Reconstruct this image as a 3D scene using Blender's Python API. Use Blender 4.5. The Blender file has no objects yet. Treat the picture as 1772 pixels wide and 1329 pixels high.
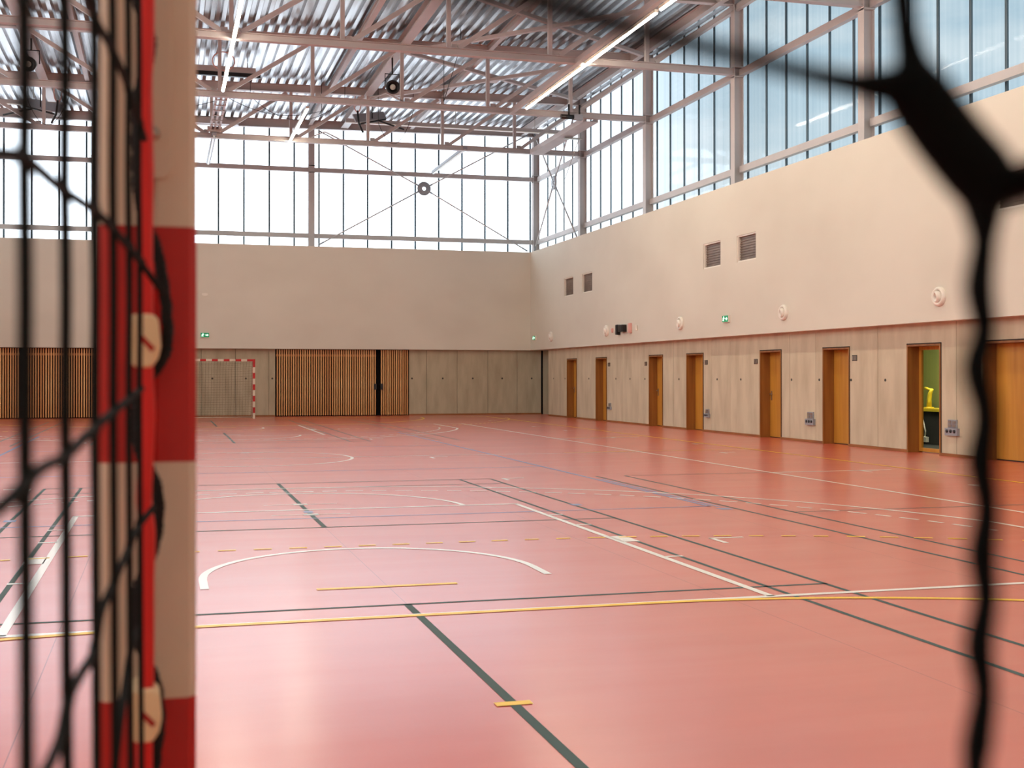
import bpy, math, random
from mathutils import Vector, Matrix
random.seed(7)
PI = math.pi
S = bpy.context.scene
COL = S.collection

# ---------------------------------------------------------------- camera, sky, exposure
cam_d = bpy.data.cameras.new('camera')
cam = bpy.data.objects.new('camera', cam_d)
COL.objects.link(cam)
cam.location = (-1.5274, -0.9841, 1.4726)
cam.rotation_euler = (PI / 2 + 0.0041, 0, -0.2516)
cam_d.sensor_width = 36.0
cam_d.lens = 2000.0 / 1772 * 36
cam_d.shift_x = (886 - 796.85) / 1772
cam_d.shift_y = -(664.5 - 643.38) / 1772
cam_d.clip_start = 0.01
cam_d.clip_end = 400
cam_d.dof.use_dof = True
cam_d.dof.focus_distance = 16.0
cam_d.dof.aperture_fstop = 7.8
S.camera = cam

S.view_settings.view_transform = 'Standard'
S.view_settings.look = 'None'
S.view_settings.gamma = 1.0
S.view_settings.use_curve_mapping = False
S.view_settings.exposure = 0.66

def rgb(r, g, b):
    f = lambda c: (c / 255 / 12.92) if c / 255 <= 0.04045 else ((c / 255 + 0.055) / 1.055) ** 2.4
    return (f(r), f(g), f(b), 1.0)

world = bpy.data.worlds.new('sky')
S.world = world
world.use_nodes = True
wn, wl = world.node_tree.nodes, world.node_tree.links
wn.clear()
w_out = wn.new('ShaderNodeOutputWorld')
w_bg = wn.new('ShaderNodeBackground')
w_tc = wn.new('ShaderNodeTexCoord')
# hazy bright half of the sky (sun behind thin cloud) towards the back-left of the hall, blue half opposite
w_dot = wn.new('ShaderNodeVectorMath'); w_dot.operation = 'DOT_PRODUCT'
w_dot.inputs[1].default_value = (-0.90, 0.43, 0.0)
wl.new(w_tc.outputs['Generated'], w_dot.inputs[0])
w_map = wn.new('ShaderNodeMapRange'); w_map.interpolation_type = 'SMOOTHSTEP'
w_map.inputs['From Min'].default_value = -0.06
w_map.inputs['From Max'].default_value = 0.26
wl.new(w_dot.outputs['Value'], w_map.inputs['Value'])
# thin bright clouds near the horizon
w_scl = wn.new('ShaderNodeVectorMath'); w_scl.operation = 'MULTIPLY'
w_scl.inputs[1].default_value = (5, 5, 16)
wl.new(w_tc.outputs['Generated'], w_scl.inputs[0])
w_noi = wn.new('ShaderNodeTexNoise')
w_noi.inputs['Scale'].default_value = 1.0
w_noi.inputs['Detail'].default_value = 6
wl.new(w_scl.outputs['Vector'], w_noi.inputs['Vector'])
w_cr = wn.new('ShaderNodeMapRange'); w_cr.interpolation_type = 'SMOOTHSTEP'
w_cr.inputs['From Min'].default_value = 0.44
w_cr.inputs['From Max'].default_value = 0.66
wl.new(w_noi.outputs['Fac'], w_cr.inputs['Value'])
w_sep = wn.new('ShaderNodeSeparateXYZ')
wl.new(w_tc.outputs['Generated'], w_sep.inputs[0])
w_el = wn.new('ShaderNodeMapRange'); w_el.interpolation_type = 'SMOOTHSTEP'
w_el.inputs['From Min'].default_value = 0.10
w_el.inputs['From Max'].default_value = 0.30
w_el.inputs['To Min'].default_value = 1.0
w_el.inputs['To Max'].default_value = 0.0
wl.new(w_sep.outputs['Z'], w_el.inputs['Value'])
w_haze = wn.new('ShaderNodeMixRGB')
w_haze.inputs['Color1'].default_value = (0.29, 0.40, 0.47, 1)
w_haze.inputs['Color2'].default_value = (0.49, 0.565, 0.60, 1)
wl.new(w_el.outputs['Result'], w_haze.inputs['Fac'])
w_cl = wn.new('ShaderNodeMixRGB')
w_cl.inputs['Color2'].default_value = (0.57, 0.61, 0.62, 1)
w_cm = wn.new('ShaderNodeMath'); w_cm.operation = 'MULTIPLY'
w_cm.inputs[1].default_value = 0.55
wl.new(w_cr.outputs['Result'], w_cm.inputs[0])
wl.new(w_cm.outputs['Value'], w_cl.inputs['Fac'])
wl.new(w_haze.outputs['Color'], w_cl.inputs['Color1'])
w_mix = wn.new('ShaderNodeMixRGB')
w_mix.inputs['Color2'].default_value = (2.1, 2.28, 2.5, 1)
wl.new(w_map.outputs['Result'], w_mix.inputs['Fac'])
wl.new(w_cl.outputs['Color'], w_mix.inputs['Color1'])
w_map2 = wn.new('ShaderNodeMapRange'); w_map2.interpolation_type = 'SMOOTHSTEP'
w_map2.inputs['From Min'].default_value = 0.0
w_map2.inputs['From Max'].default_value = 1.0
w_sun = wn.new('ShaderNodeVectorMath'); w_sun.operation = 'DOT_PRODUCT'
w_sun.inputs[1].default_value = (-0.88, -0.44, 0.18)
wl.new(w_tc.outputs['Generated'], w_sun.inputs[0])
wl.new(w_sun.outputs['Value'], w_map2.inputs['Value'])
w_mix2 = wn.new('ShaderNodeMixRGB')
w_mix2.inputs['Color2'].default_value = (1.8, 1.82, 1.82, 1)
wl.new(w_map2.outputs['Result'], w_mix2.inputs['Fac'])
wl.new(w_mix.outputs['Color'], w_mix2.inputs['Color1'])
wl.new(w_mix2.outputs['Color'], w_bg.inputs['Color'])
w_bg.inputs['Strength'].default_value = 1.0
wl.new(w_bg.outputs['Background'], w_out.inputs['Surface'])

# ---------------------------------------------------------------- helpers
class MB:
    def __init__(self): self.v = []; self.f = []; self.m = []; self.sm = []
    def add(self, vs, fs, mi=0, smooth=False):
        o = len(self.v); self.v += [tuple(p) for p in vs]
        self.f += [tuple(i + o for i in q) for q in fs]
        self.m += [mi] * len(fs); self.sm += [smooth] * len(fs); return self
    def box(self, x0, x1, y0, y1, z0, z1, mi=0):
        vs = [(x, y, z) for x in (x0, x1) for y in (y0, y1) for z in (z0, z1)]
        return self.add(vs, [(0, 1, 3, 2), (4, 6, 7, 5), (0, 4, 5, 1), (2, 3, 7, 6), (0, 2, 6, 4), (1, 5, 7, 3)], mi)
    def bar(self, p0, p1, prof, up=(0, 0, 1), mi=0):
        """extrude a 2D profile (list of (side, up)) from p0 to p1"""
        p0, p1 = Vector(p0), Vector(p1); d = (p1 - p0).normalized()
        s = d.cross(Vector(up)).normalized(); u = s.cross(d).normalized()
        n = len(prof)
        vs = [p + s * a + u * b for p in (p0, p1) for a, b in prof]
        fs = [(i, (i + 1) % n, (i + 1) % n + n, i + n) for i in range(n)]
        fs += [tuple(range(n))[::-1], tuple(range(n, 2 * n))]
        return self.add(vs, fs, mi)
    def tube(self, pts, r, n=8, mi=0, cap=True):
        pts = [Vector(p) for p in pts]; k = len(pts)
        rs = r if isinstance(r, (list, tuple)) else [r] * k
        vs = []; ref = None
        for i, p in enumerate(pts):
            t = (pts[min(i + 1, k - 1)] - pts[max(i - 1, 0)]).normalized()
            if ref is None: ref = Vector((0, 0, 1)) if abs(t.z) < .9 else Vector((1, 0, 0))
            ref = (ref - t * ref.dot(t)).normalized(); b = t.cross(ref)
            for j in range(n):
                a = 2 * PI * j / n
                vs.append(p + (ref * math.cos(a) + b * math.sin(a)) * rs[i])
        fs = [(i * n + j, i * n + (j + 1) % n, (i + 1) * n + (j + 1) % n, (i + 1) * n + j) for i in range(k - 1) for j in range(n)]
        self.add(vs, fs, mi, True)
        if cap:
            o = len(self.v) - len(vs)
            self.f += [tuple(o + j for j in range(n))[::-1], tuple(o + (k - 1) * n + j for j in range(n))]
            self.m += [mi, mi]; self.sm += [False, False]
        return self
    def lathe(self, prof, c, axis, n=24, mi=0):
        """revolve (radius, height) points about the axis through c"""
        a = Vector(axis).normalized(); c = Vector(c)
        s = a.orthogonal().normalized(); t = a.cross(s); k = len(prof)
        vs = [c + a * h + (s * math.cos(2 * PI * j / n) + t * math.sin(2 * PI * j / n)) * r for r, h in prof for j in range(n)]
        fs = [(i * n + j, i * n + (j + 1) % n, (i + 1) * n + (j + 1) % n, (i + 1) * n + j) for i in range(k - 1) for j in range(n)]
        return self.add(vs, fs, mi, True)
    def mesh(self, name, mats):
        me = bpy.data.meshes.new(name)
        me.from_pydata(self.v, [], self.f)
        for m in (mats if isinstance(mats, (list, tuple)) else [mats]): me.materials.append(m)
        me.polygons.foreach_set('material_index', self.m)
        me.polygons.foreach_set('use_smooth', self.sm)
        me.update(); return me

def link(name, me, parent=None, loc=None, rot=None):
    o = bpy.data.objects.new(name, me); COL.objects.link(o)
    if parent is not None: o.parent = parent
    if loc is not None: o.location = loc
    if rot is not None: o.rotation_euler = rot
    return o

def part(name, mb, mat, parent, label=None, stuff=False, bevel=0):
    o = link(name, mb.mesh(name, mat), parent)
    if label: o['label'] = label
    if stuff: o['kind'] = 'stuff'
    if bevel:
        b = o.modifiers.new('bevel', 'BEVEL'); b.width = bevel; b.segments = 2; b.limit_method = 'ANGLE'
    return o

def tag(o, label, cat, group=None, kind=None):
    o['label'] = label; o['category'] = cat
    if group: o['group'] = group
    if kind: o['kind'] = kind
    return o

def thing(name, label, cat, loc=(0, 0, 0), group=None, rot=None, kind=None):
    return tag(link(name, None, None, loc, rot), label, cat, group, kind)

def solo(name, mb, mat, label, cat, group=None, kind=None):
    return tag(link(name, mb.mesh(name, mat)), label, cat, group, kind)

def copy_tree(o, parent=None):
    c = o.copy(); COL.objects.link(c)
    if parent is not None: c.parent = parent
    for ch in list(o.children): copy_tree(ch, c)
    return c

def ibeam(h, b, tf=.016, tw=.012):
    H, B = h / 2, b / 2
    return [(-B, -H), (B, -H), (B, -H + tf), (tw, -H + tf), (tw, H - tf), (B, H - tf), (B, H), (-B, H), (-B, H - tf), (-tw, H - tf), (-tw, -H + tf), (-B, -H + tf)]
def rect(w, h): return [(-w / 2, -h / 2), (w / 2, -h / 2), (w / 2, h / 2), (-w / 2, h / 2)]

# ---------------------------------------------------------------- materials
def mat(name, color, rough=.5, metal=0.0, spec=.5, noise=None, bump=None, coords='Object'):
    """noise = (colour2, scale xyz, detail, lo, hi); bump = (strength, scale xyz)"""
    m = bpy.data.materials.new(name); m.use_nodes = True
    nt = m.node_tree; n, l = nt.nodes, nt.links
    p = n['Principled BSDF']
    p.inputs['Base Color'].default_value = color
    p.inputs['Roughness'].default_value = rough
    p.inputs['Metallic'].default_value = metal
    p.inputs['Specular IOR Level'].default_value = spec
    def tex(scale, detail=5):
        tc = n.new('ShaderNodeTexCoord'); mp = n.new('ShaderNodeMapping')
        mp.inputs['Scale'].default_value = scale
        l.new(tc.outputs[coords], mp.inputs['Vector'])
        t = n.new('ShaderNodeTexNoise'); t.inputs['Scale'].default_value = 1.0; t.inputs['Detail'].default_value = detail
        l.new(mp.outputs['Vector'], t.inputs['Vector']); return t
    if noise:
        c2, sc, det, lo, hi = noise
        t = tex(sc, det)
        r = n.new('ShaderNodeMapRange'); r.inputs['From Min'].default_value = lo; r.inputs['From Max'].default_value = hi
        l.new(t.outputs['Fac'], r.inputs['Value'])
        mx = n.new('ShaderNodeMixRGB'); mx.inputs['Color1'].default_value = color; mx.inputs['Color2'].default_value = c2
        l.new(r.outputs['Result'], mx.inputs['Fac']); l.new(mx.outputs['Color'], p.inputs['Base Color'])
    if bump:
        st, sc = bump
        t = tex(sc, 4); b = n.new('ShaderNodeBump'); b.inputs['Strength'].default_value = st; b.inputs['Distance'].default_value = .01
        l.new(t.outputs['Fac'], b.inputs['Height']); l.new(b.outputs['Normal'], p.inputs['Normal'])
    return m

def random_tint(m, c2):
    """mix the base colour towards c2 by a per-object random value (planks of one kind differ a little)"""
    n, l = m.node_tree.nodes, m.node_tree.links; p = n['Principled BSDF']
    oi = n.new('ShaderNodeObjectInfo'); mx = n.new('ShaderNodeMixRGB'); mx.inputs['Color2'].default_value = c2
    src = p.inputs['Base Color'].links[0].from_socket if p.inputs['Base Color'].is_linked else None
    if src: l.new(src, mx.inputs['Color1'])
    else: mx.inputs['Color1'].default_value = p.inputs['Base Color'].default_value
    sc = n.new('ShaderNodeMath'); sc.operation = 'MULTIPLY'; sc.inputs[1].default_value = .75
    l.new(oi.outputs['Random'], sc.inputs[0]); l.new(sc.outputs[0], mx.inputs['Fac'])
    l.new(mx.outputs['Color'], p.inputs['Base Color']); return m

def emit(name, color, strength):
    m = bpy.data.materials.new(name); m.use_nodes = True
    p = m.node_tree.nodes['Principled BSDF']
    p.inputs['Base Color'].default_value = color
    p.inputs['Emission Color'].default_value = color
    p.inputs['Emission Strength'].default_value = strength
    return m

M = {}
M['white_wall'] = mat('white_wall_paint', rgb(220, 214, 198), .75, noise=(rgb(212, 205, 189), (.35, .35, .5), 3, .35, .7))
M['concrete'] = mat('fair_faced_concrete', rgb(206, 194, 168), .8, spec=.3,
                    noise=(rgb(186, 173, 147), (3.2, 3.2, .8), 8, .36, .70), bump=(.15, (18, 18, 9)))
M['concrete_b'] = mat('fair_faced_concrete_darker', rgb(186, 176, 150), .8, spec=.3,
                      noise=(rgb(168, 157, 132), (3.6, 3.6, .9), 8, .36, .70), bump=(.15, (18, 18, 9)))
M['dark_gap'] = mat('black_recess', (.006, .005, .005, 1), .9, spec=.1)
M['steel'] = mat('white_painted_steel', rgb(190, 180, 177), .45, noise=(rgb(180, 170, 167), (.8, .8, .8), 3, .4, .65))
M['slat'] = random_tint(mat('larch_slat', rgb(246, 200, 138), .55, noise=(rgb(218, 160, 96), (14, 14, 1.1), 6, .35, .7)), rgb(196, 130, 72))
M['slat_back'] = mat('slat_backing_board', rgb(34, 20, 12), .8)
M['slat_rail'] = mat('slat_head_rail', rgb(190, 130, 84), .6)
M['door_wood'] = mat('oak_door_veneer', rgb(204, 148, 58), .42, noise=(rgb(184, 126, 44), (9, 9, .5), 6, .35, .68))
M['jamb_wood'] = mat('oak_reveal_board', rgb(158, 104, 46), .42, noise=(rgb(132, 82, 34), (10, 10, .6), 6, .35, .68))
M['base_wood'] = mat('oak_skirting', rgb(160, 98, 48), .5, noise=(rgb(130, 76, 34), (2, 2, 9), 4, .35, .68))
M['black_metal'] = mat('black_metal', rgb(24, 22, 22), .4)
M['chrome'] = mat('brushed_metal', rgb(170, 160, 148), .35, metal=.9)
M['white_plastic'] = mat('white_plastic', rgb(232, 226, 212), .4)
M['grey_plastic'] = mat('grey_plastic', rgb(150, 152, 158), .5)
M['pink_plastic'] = mat('pale_red_plastic', rgb(226, 170, 158), .5)
M['nozzle_dark'] = mat('nozzle_inside', rgb(58, 54, 48), .5)
M['grille'] = mat('ventilation_grille', rgb(128, 110, 96), .5, metal=.2, noise=(rgb(112, 95, 82), (3, 3, 3), 3, .4, .6))
M['sign_green'] = emit('exit_sign_green', rgb(20, 132, 84), .35)
M['sign_white'] = emit('exit_sign_white', rgb(220, 255, 235), .8)
M['lamp'] = emit('fluorescent_tube', (1.0, .90, .74, 1), 60.0)
M['lamp_off'] = mat('unlit_tube', rgb(226, 226, 214), .3)
M['mullion'] = mat('dark_glazing_joint', rgb(62, 84, 96), .5)
M['red_post'] = mat('red_enamel', rgb(188, 22, 18), .38, noise=(rgb(176, 18, 16), (6, 6, 3), 3, .4, .6))
M['white_post'] = mat('white_enamel', rgb(222, 208, 186), .42, noise=(rgb(214, 199, 177), (6, 6, 3), 3, .4, .6))
M['red_cord'] = mat('red_rubber_cord', rgb(214, 24, 20), .45)
M['net_black'] = mat('black_net_twine', rgb(22, 26, 24), .85, spec=.2, bump=(.6, (900, 900, 900)))
M['net_near'] = mat('black_net_cord', rgb(10, 13, 13), .9, spec=.1)
M['rope_black'] = mat('black_braided_rope', rgb(24, 24, 24), .7, spec=.3)
M['net_far'] = mat('dark_goal_net', rgb(70, 58, 44), .9, spec=.1)
M['clip'] = mat('ivory_net_clip', rgb(238, 214, 170), .4)
M['green_wall'] = mat('green_painted_wall', rgb(158, 166, 96), .8)
M['yellow'] = mat('yellow_lacquer', rgb(236, 206, 60), .4)
M['charcoal'] = mat('charcoal_laminate', rgb(60, 60, 58), .6)
M['cable'] = mat('black_cable', rgb(34, 30, 30), .6)
M['deck'] = mat('galvanised_roof_deck', rgb(196, 196, 198), .24, metal=.96,
                noise=(rgb(186, 182, 182), (2.5, .5, 2.5), 4, .35, .65))

def floor_like(name, color, c2=None, seams=False, rough=.5, coat=1.0):
    m = mat(name, color, rough, spec=.5, noise=(c2, (.55, .9, 1), 6, .32, .7) if c2 else None)
    n, l = m.node_tree.nodes, m.node_tree.links; p = n['Principled BSDF']
    tc = n.new('ShaderNodeTexCoord')
    p.inputs['Coat Weight'].default_value = coat; p.inputs['Coat Roughness'].default_value = .24
    # scuffed sheen: roughness streaks across the hall
    mp = n.new('ShaderNodeMapping'); mp.inputs['Scale'].default_value = (.35, 2.6, 1)
    l.new(tc.outputs['Object'], mp.inputs['Vector'])
    t = n.new('ShaderNodeTexNoise'); t.inputs['Scale'].default_value = 1; t.inputs['Detail'].default_value = 7; t.inputs['Roughness'].default_value = .62
    l.new(mp.outputs['Vector'], t.inputs['Vector'])
    r = n.new('ShaderNodeMapRange'); r.inputs['From Min'].default_value = .3; r.inputs['From Max'].default_value = .72
    r.inputs['To Min'].default_value = rough - .035; r.inputs['To Max'].default_value = rough + .045
    l.new(t.outputs['Fac'], r.inputs['Value']); l.new(r.outputs['Result'], p.inputs['Roughness'])
    if seams:   # welded joints of the sheet flooring every 2.11 m
        sx = n.new('ShaderNodeSeparateXYZ'); l.new(tc.outputs['Object'], sx.inputs[0])
        a = n.new('ShaderNodeMath'); a.operation = 'PINGPONG'; a.inputs[1].default_value = 1.055
        l.new(sx.outputs['X'], a.inputs[0])
        b = n.new('ShaderNodeMath'); b.operation = 'LESS_THAN'; b.inputs[1].default_value = .003
        l.new(a.outputs[0], b.inputs[0])
        mx = n.new('ShaderNodeMixRGB'); mx.inputs['Color2'].default_value = rgb(166, 62, 46)
        src = p.inputs['Base Color'].links[0].from_socket
        l.new(src, mx.inputs['Color1']); l.new(b.outputs[0], mx.inputs['Fac'])
        l.new(mx.outputs['Color'], p.inputs['Base Color'])
    return m
M['floor'] = floor_like('red_sports_vinyl', rgb(213, 90, 67), rgb(203, 83, 61), True)
M['line_white'] = floor_like('white_court_paint', rgb(252, 249, 240), coat=.95)
M['line_yellow'] = floor_like('yellow_court_paint', rgb(252, 200, 8), coat=.35)
M['line_dark'] = floor_like('dark_green_court_paint', rgb(62, 84, 80), rough=.65, coat=.0)
M['line_blue'] = floor_like('blue_court_paint', rgb(110, 122, 176), coat=.95)

def glass(name, tint, gloss=.06):
    m = bpy.data.materials.new(name); m.use_nodes = True
    n, l = m.node_tree.nodes, m.node_tree.links; n.clear()
    o = n.new('ShaderNodeOutputMaterial'); tr = n.new('ShaderNodeBsdfTransparent'); gl = n.new('ShaderNodeBsdfGlossy')
    gl.inputs['Roughness'].default_value = .05
    # faint vertical drawing lines of the cast glass
    tc = n.new('ShaderNodeTexCoord'); mp = n.new('ShaderNodeMapping'); mp.inputs['Scale'].default_value = (9, 9, .02)
    l.new(tc.outputs['Object'], mp.inputs['Vector'])
    t = n.new('ShaderNodeTexNoise'); t.inputs['Scale'].default_value = 1; t.inputs['Detail'].default_value = 3
    l.new(mp.outputs['Vector'], t.inputs['Vector'])
    r = n.new('ShaderNodeMapRange'); r.inputs['From Min'].default_value = .35; r.inputs['From Max'].default_value = .65
    l.new(t.outputs['Fac'], r.inputs['Value'])
    mx0 = n.new('ShaderNodeMixRGB'); mx0.inputs['Color1'].default_value = tint
    mx0.inputs['Color2'].default_value = (tint[0] * .93, tint[1] * .95, tint[2] * .96, 1)
    l.new(r.outputs['Result'], mx0.inputs['Fac']); l.new(mx0.outputs['Color'], tr.inputs['Color'])
    fr = n.new('ShaderNodeLayerWeight'); fr.inputs['Blend'].default_value = .12
    k = n.new('ShaderNodeMath'); k.operation = 'MULTIPLY'; k.inputs[1].default_value = .12
    l.new(fr.outputs['Fresnel'], k.inputs[0])
    mx = n.new('ShaderNodeMixShader'); l.new(k.outputs[0], mx.inputs['Fac'])
    l.new(tr.outputs[0], mx.inputs[1]); l.new(gl.outputs[0], mx.inputs[2]); l.new(mx.outputs[0], o.inputs['Surface'])
    return m
M['glass'] = glass('profiled_glass', (.97, .98, .985, 1))
M['door_glass'] = glass('clear_door_glass', (.93, .95, .92, 1))

# ---------------------------------------------------------------- the hall shell
XU, XL, YU, YL = 12.26, 12.5, 41.74, 42.0     # upper white walls and lower concrete walls
XG, YG, YF = 13.25, 43.55, -2.2                # glass planes, front wall
ZB, ZT = 2.49, 6.29
TR_Y = [43.4, 38.0, 32.2, 26.47, 20.73]        # structural axes
BAY = 2.614
def zr(x): return 11.24 + .015 * x             # underside of the roof deck

def struct(name, mb, mats, label, cat, parent=None):
    o = link(name, mb.mesh(name, mats), parent); return tag(o, label, cat, None, 'structure')

floor = struct('floor', MB().box(-13.6, 14.6, YF - .2, 43.8, -.12, 0), M['floor'], 'glossy red vinyl sports floor with painted court lines', 'floor')

# roof deck: trapezoidal steel sheet, ribs along the hall
def deck():
    mb = MB(); pitch = .30; x = -13.5; prof = []
    while x < 13.6:
        prof += [(x, 0), (x + .11, 0), (x + .15, .11), (x + .26, .11)]; x += pitch
    n = len(prof); y0, y1 = YF, 43.75
    vs = [(a, y, zr(a) + b) for y in (y0, y1) for a, b in prof]
    mb.add(vs, [(i, i + 1, i + 1 + n, i + n) for i in range(n - 1)])
    return mb
ceiling = struct('ceiling', deck(), M['deck'], 'corrugated galvanised steel roof deck above the white trusses', 'ceiling')
part('roof_insulation', MB().add([(-13.6, YF, zr(-13.6) + .14), (13.6, YF, zr(13.6) + .14), (13.6, 43.8, zr(13.6) + .14), (-13.6, 43.8, zr(-13.6) + .14),
     (-13.6, YF, zr(-13.6) + .4), (13.6, YF, zr(13.6) + .4), (13.6, 43.8, zr(13.6) + .4), (-13.6, 43.8, zr(-13.6) + .4)],
     [(0, 1, 2, 3), (7, 6, 5, 4), (0, 4, 5, 1), (1, 5, 6, 2), (2, 6, 7, 3), (3, 7, 4, 0)]), M['grey_plastic'], ceiling)

# right wall: projecting white upper wall with recessed grilles, concrete panels below
GR = [(37.88, 36.92), (36.06, 35.08), (26.93, 25.96), (25.09, 24.14), (15.9, 14.95)]
GZ0, GZ1 = 4.30, 4.96
def right_upper():
    mb = MB(); cuts = sorted(GR, key=lambda g: g[1]); y = YF
    for hi, lo in cuts:
        mb.box(XU, 13.4, y, lo, ZB, ZT)
        mb.box(XU, 13.4, lo, hi, ZB, GZ0); mb.box(XU, 13.4, lo, hi, GZ1, ZT); mb.box(XU + .12, 13.4, lo, hi, GZ0, GZ1)
        y = hi
    mb.box(XU, 13.4, y, 43.8, ZB, ZT)
    return mb
wall_right = struct('wall_right', right_upper(), M['white_wall'], 'right hand wall with white upper part over concrete', 'wall')
for i, (hi, lo) in enumerate(GR):
    nth = ['farthest', 'second farthest', 'third farthest', 'fourth farthest', 'nearest, half behind the dark net knot'][i]
    g = thing('ventilation_grille', 'square grey air grille high in the white wall, ' + nth, 'grille', (XU, (hi + lo) / 2, GZ0), 'square grilles in the right wall')
    w = hi - lo; h = GZ1 - GZ0
    part('frame', MB().box(.02, .1, -w / 2, -w / 2 + .035, 0, h).box(.02, .1, w / 2 - .035, w / 2, 0, h).box(.02, .1, -w / 2 + .035, w / 2 - .035, 0, .035).box(.02, .1, -w / 2 + .035, w / 2 - .035, h - .035, h), M['white_plastic'], g)
    part('mesh_panel', MB().box(.085, .11, -w / 2 + .035, w / 2 - .035, .035, h - .035), M['grille'], g)
    mb = MB()
    for k in range(9):
        z = .07 + k * (h - .14) / 8
        mb.box(.07, .086, -w / 2 + .035, w / 2 - .035, z - .012, z + .012)
    part('louvres', mb, M['grille'], g, stuff=True)

# doors in the right wall: (far Y, near Y, kind)
DOORS = [(38.24, 37.22), (35.38, 34.39), (31.0, 30.02), (28.45, 27.42), (24.38, 23.38), (21.62, 20.6), (18.65, 17.64), (16.5, 15.3)]
DZ = 2.09
JOINTS = [38.95, 33.08, 29.3, 26.95, 25.9, 23.0, 21.9, 19.6, 17.2, 13.0, 10.5, 8, 5.5, 3, .5]
def concrete_right():
    ys = [YF, 40.3]
    for a, b in DOORS: ys += [a, b]
    ys = sorted(ys); cut = sorted(JOINTS)
    for lo, hi in zip(ys[0::2], ys[1::2]):       # solid stretches between the doors
        e = [lo] + [j for j in cut if lo + .15 < j < hi - .15] + [hi]
        for p, q in zip(e, e[1:]):
            yield (p + (.006 if p != lo else 0), q - (.006 if q != hi else 0), 0, ZB)
    for a, b in DOORS: yield (b, a, DZ, ZB)
for p, q, z0, z1 in concrete_right():
    part('concrete_panel', MB().box(XL, XL + .32, p, q, z0, z1), M['concrete'], wall_right)
mb = MB().box(XL + .32, XL + .36, YF, 14.9, 0, ZB)
for lo, hi in ((18.7, 20.5), (20.5, 23.3), (23.3, 27.3), (27.3, 29.9), (29.9, 34.3), (34.3, 37.2), (37.2, 40.3)): mb.box(XL + .32, XL + .36, lo, hi, 0, ZB)
part('joint_backing', mb, M['dark_gap'], wall_right)
mb = MB()
for y in (31.3, 28.93, 26.62, 25.34, 22.92, 21.76, 20.54, 19.35, 36.03, 39.7, 38.43, 33.6, 32.45, 14.2, 12.9):
    mb.lathe([(.0, 0), (.030, 0), (.030, -.004), (.024, -.006)], (XL - .001, y, 1.40), (1, 0, 0), 10)
part('tie_holes', mb, M['nozzle_dark'], wall_right, stuff=True)

# skirting between the doors
base_r = link('baseboard_right', None); tag(base_r, 'thin oak skirting along the concrete wall with doors', 'skirting', None, 'structure')
ys = sorted([YF, 40.3] + [v for d in DOORS for v in d])
for lo, hi in zip(ys[0::2], ys[1::2]):
    part('skirting_board', MB().box(XL - .015, XL, lo, hi, 0, .055), M['base_wood'], base_r)

# back wall
wall_back = struct('wall_back', MB().box(-13.4, XU, YU, 43.8, ZB, ZT), M['white_wall'], 'white upper back wall below the big windows', 'wall')
bj = [-13.4, -10.0, -7.52]; cj = [-2.45, -1.4, -.2, 1.02, 2.23, 2.47]; dj = [7.5, 8.19, 9.39, 10.61, 11.8, 12.78]
for e in (bj, cj, dj, [12.85, 14.4]):
    for p, q in zip(e, e[1:]):
        part('concrete_panel', MB().box(p + .006, q - .006, YL, YL + .25, 0, ZB), M['concrete_b'], wall_back)
part('joint_backing', MB().box(-13.4, 14.4, YL + .25, YL + .3, 0, ZB), M['dark_gap'], wall_back)
mb = MB()
for x in (-1.0, .2, 1.4, 2.36, 7.62, 8.82, 10.01, 11.19, 12.39):
    mb.lathe([(.0, 0), (.035, 0), (.035, -.004), (.028, -.006)], (x, YL - .001, 1.40), (0, 1, 0), 10)
part('tie_holes', mb, M['nozzle_dark'], wall_back, stuff=True)
base_b = link('baseboard_back', None); tag(base_b, 'thin oak skirting along the concrete back wall', 'skirting', None, 'structure')
for p, q in ((-2.45, 2.47), (7.5, 12.78)):
    part('skirting_board', MB().box(p, q, YL - .015, YL, 0, .055), M['base_wood'], base_b)

# unseen walls that close the hall
wall_left = struct('wall_left', MB().box(-13.4, -XU, YF, 43.8, 0, ZT), M['white_wall'], 'white left hand wall of the sports hall', 'wall')
wall_front = struct('wall_front', MB().box(-13.6, 14.6, YF - .2, YF, 0, ZT), M['white_wall'], 'white end wall behind the near goal', 'wall')
wall_corner = struct('wall_corner', MB().box(14.4, 14.6, 39.9, 43.8, 0, ZB).box(12.86, 14.6, 39.9, 40.28, 0, ZB), M['concrete_b'], 'concrete end of the side corridor in the back corner', 'wall')

# ---------------------------------------------------------------- windows
def window(name, label, along, p0, p1, step, first, plane, zt0, zt1, sign, cols):
    """glazed strip: panes between dark joints, with white transoms; along = 'x' or 'y'"""
    root = tag(link(name, None), label, 'window', None, 'structure')
    e = [p0]; v = first
    while v < p1: e.append(v); v += step
    e.append(p1)
    def B(mb, a, b, d0, d1, z0, z1):
        d0, d1 = sorted((plane + sign * d0, plane + sign * d1))
        return mb.box(a, b, d0, d1, z0, z1) if along == 'x' else mb.box(d0, d1, a, b, z0, z1)
    def top(a, b): return min(zt0(a), zt0(b)) if along == 'x' else zt0(0)
    for a, b in zip(e, e[1:]):
        part('pane', B(MB(), a + .012, b - .012, -.012, .012, ZT - .02, top(a, b)), M['glass'], root)
    for a in e[1:-1]:
        part('mullion', B(MB(), a - .033, a + .033, -.014, .016, ZT - .02, top(a, a)), M['mullion'], root)
    bounds = [p0] + cols + [p1]
    for z in zt1:
        for a, b in zip(bounds, bounds[1:]):
            if b - a > .3: part('transom', B(MB(), a + .1, b - .1, .10, .24, z - .085, z + .085), M['steel'], root)
    return root
window('window_1', 'bright glazed strip above the back wall with dark joints', 'x', -13.25, 13.0, .95, .48 - .95 * 14, YG, lambda x: zr(x), (9.40, 6.87), -1, [-3.96, 3.96])
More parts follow.
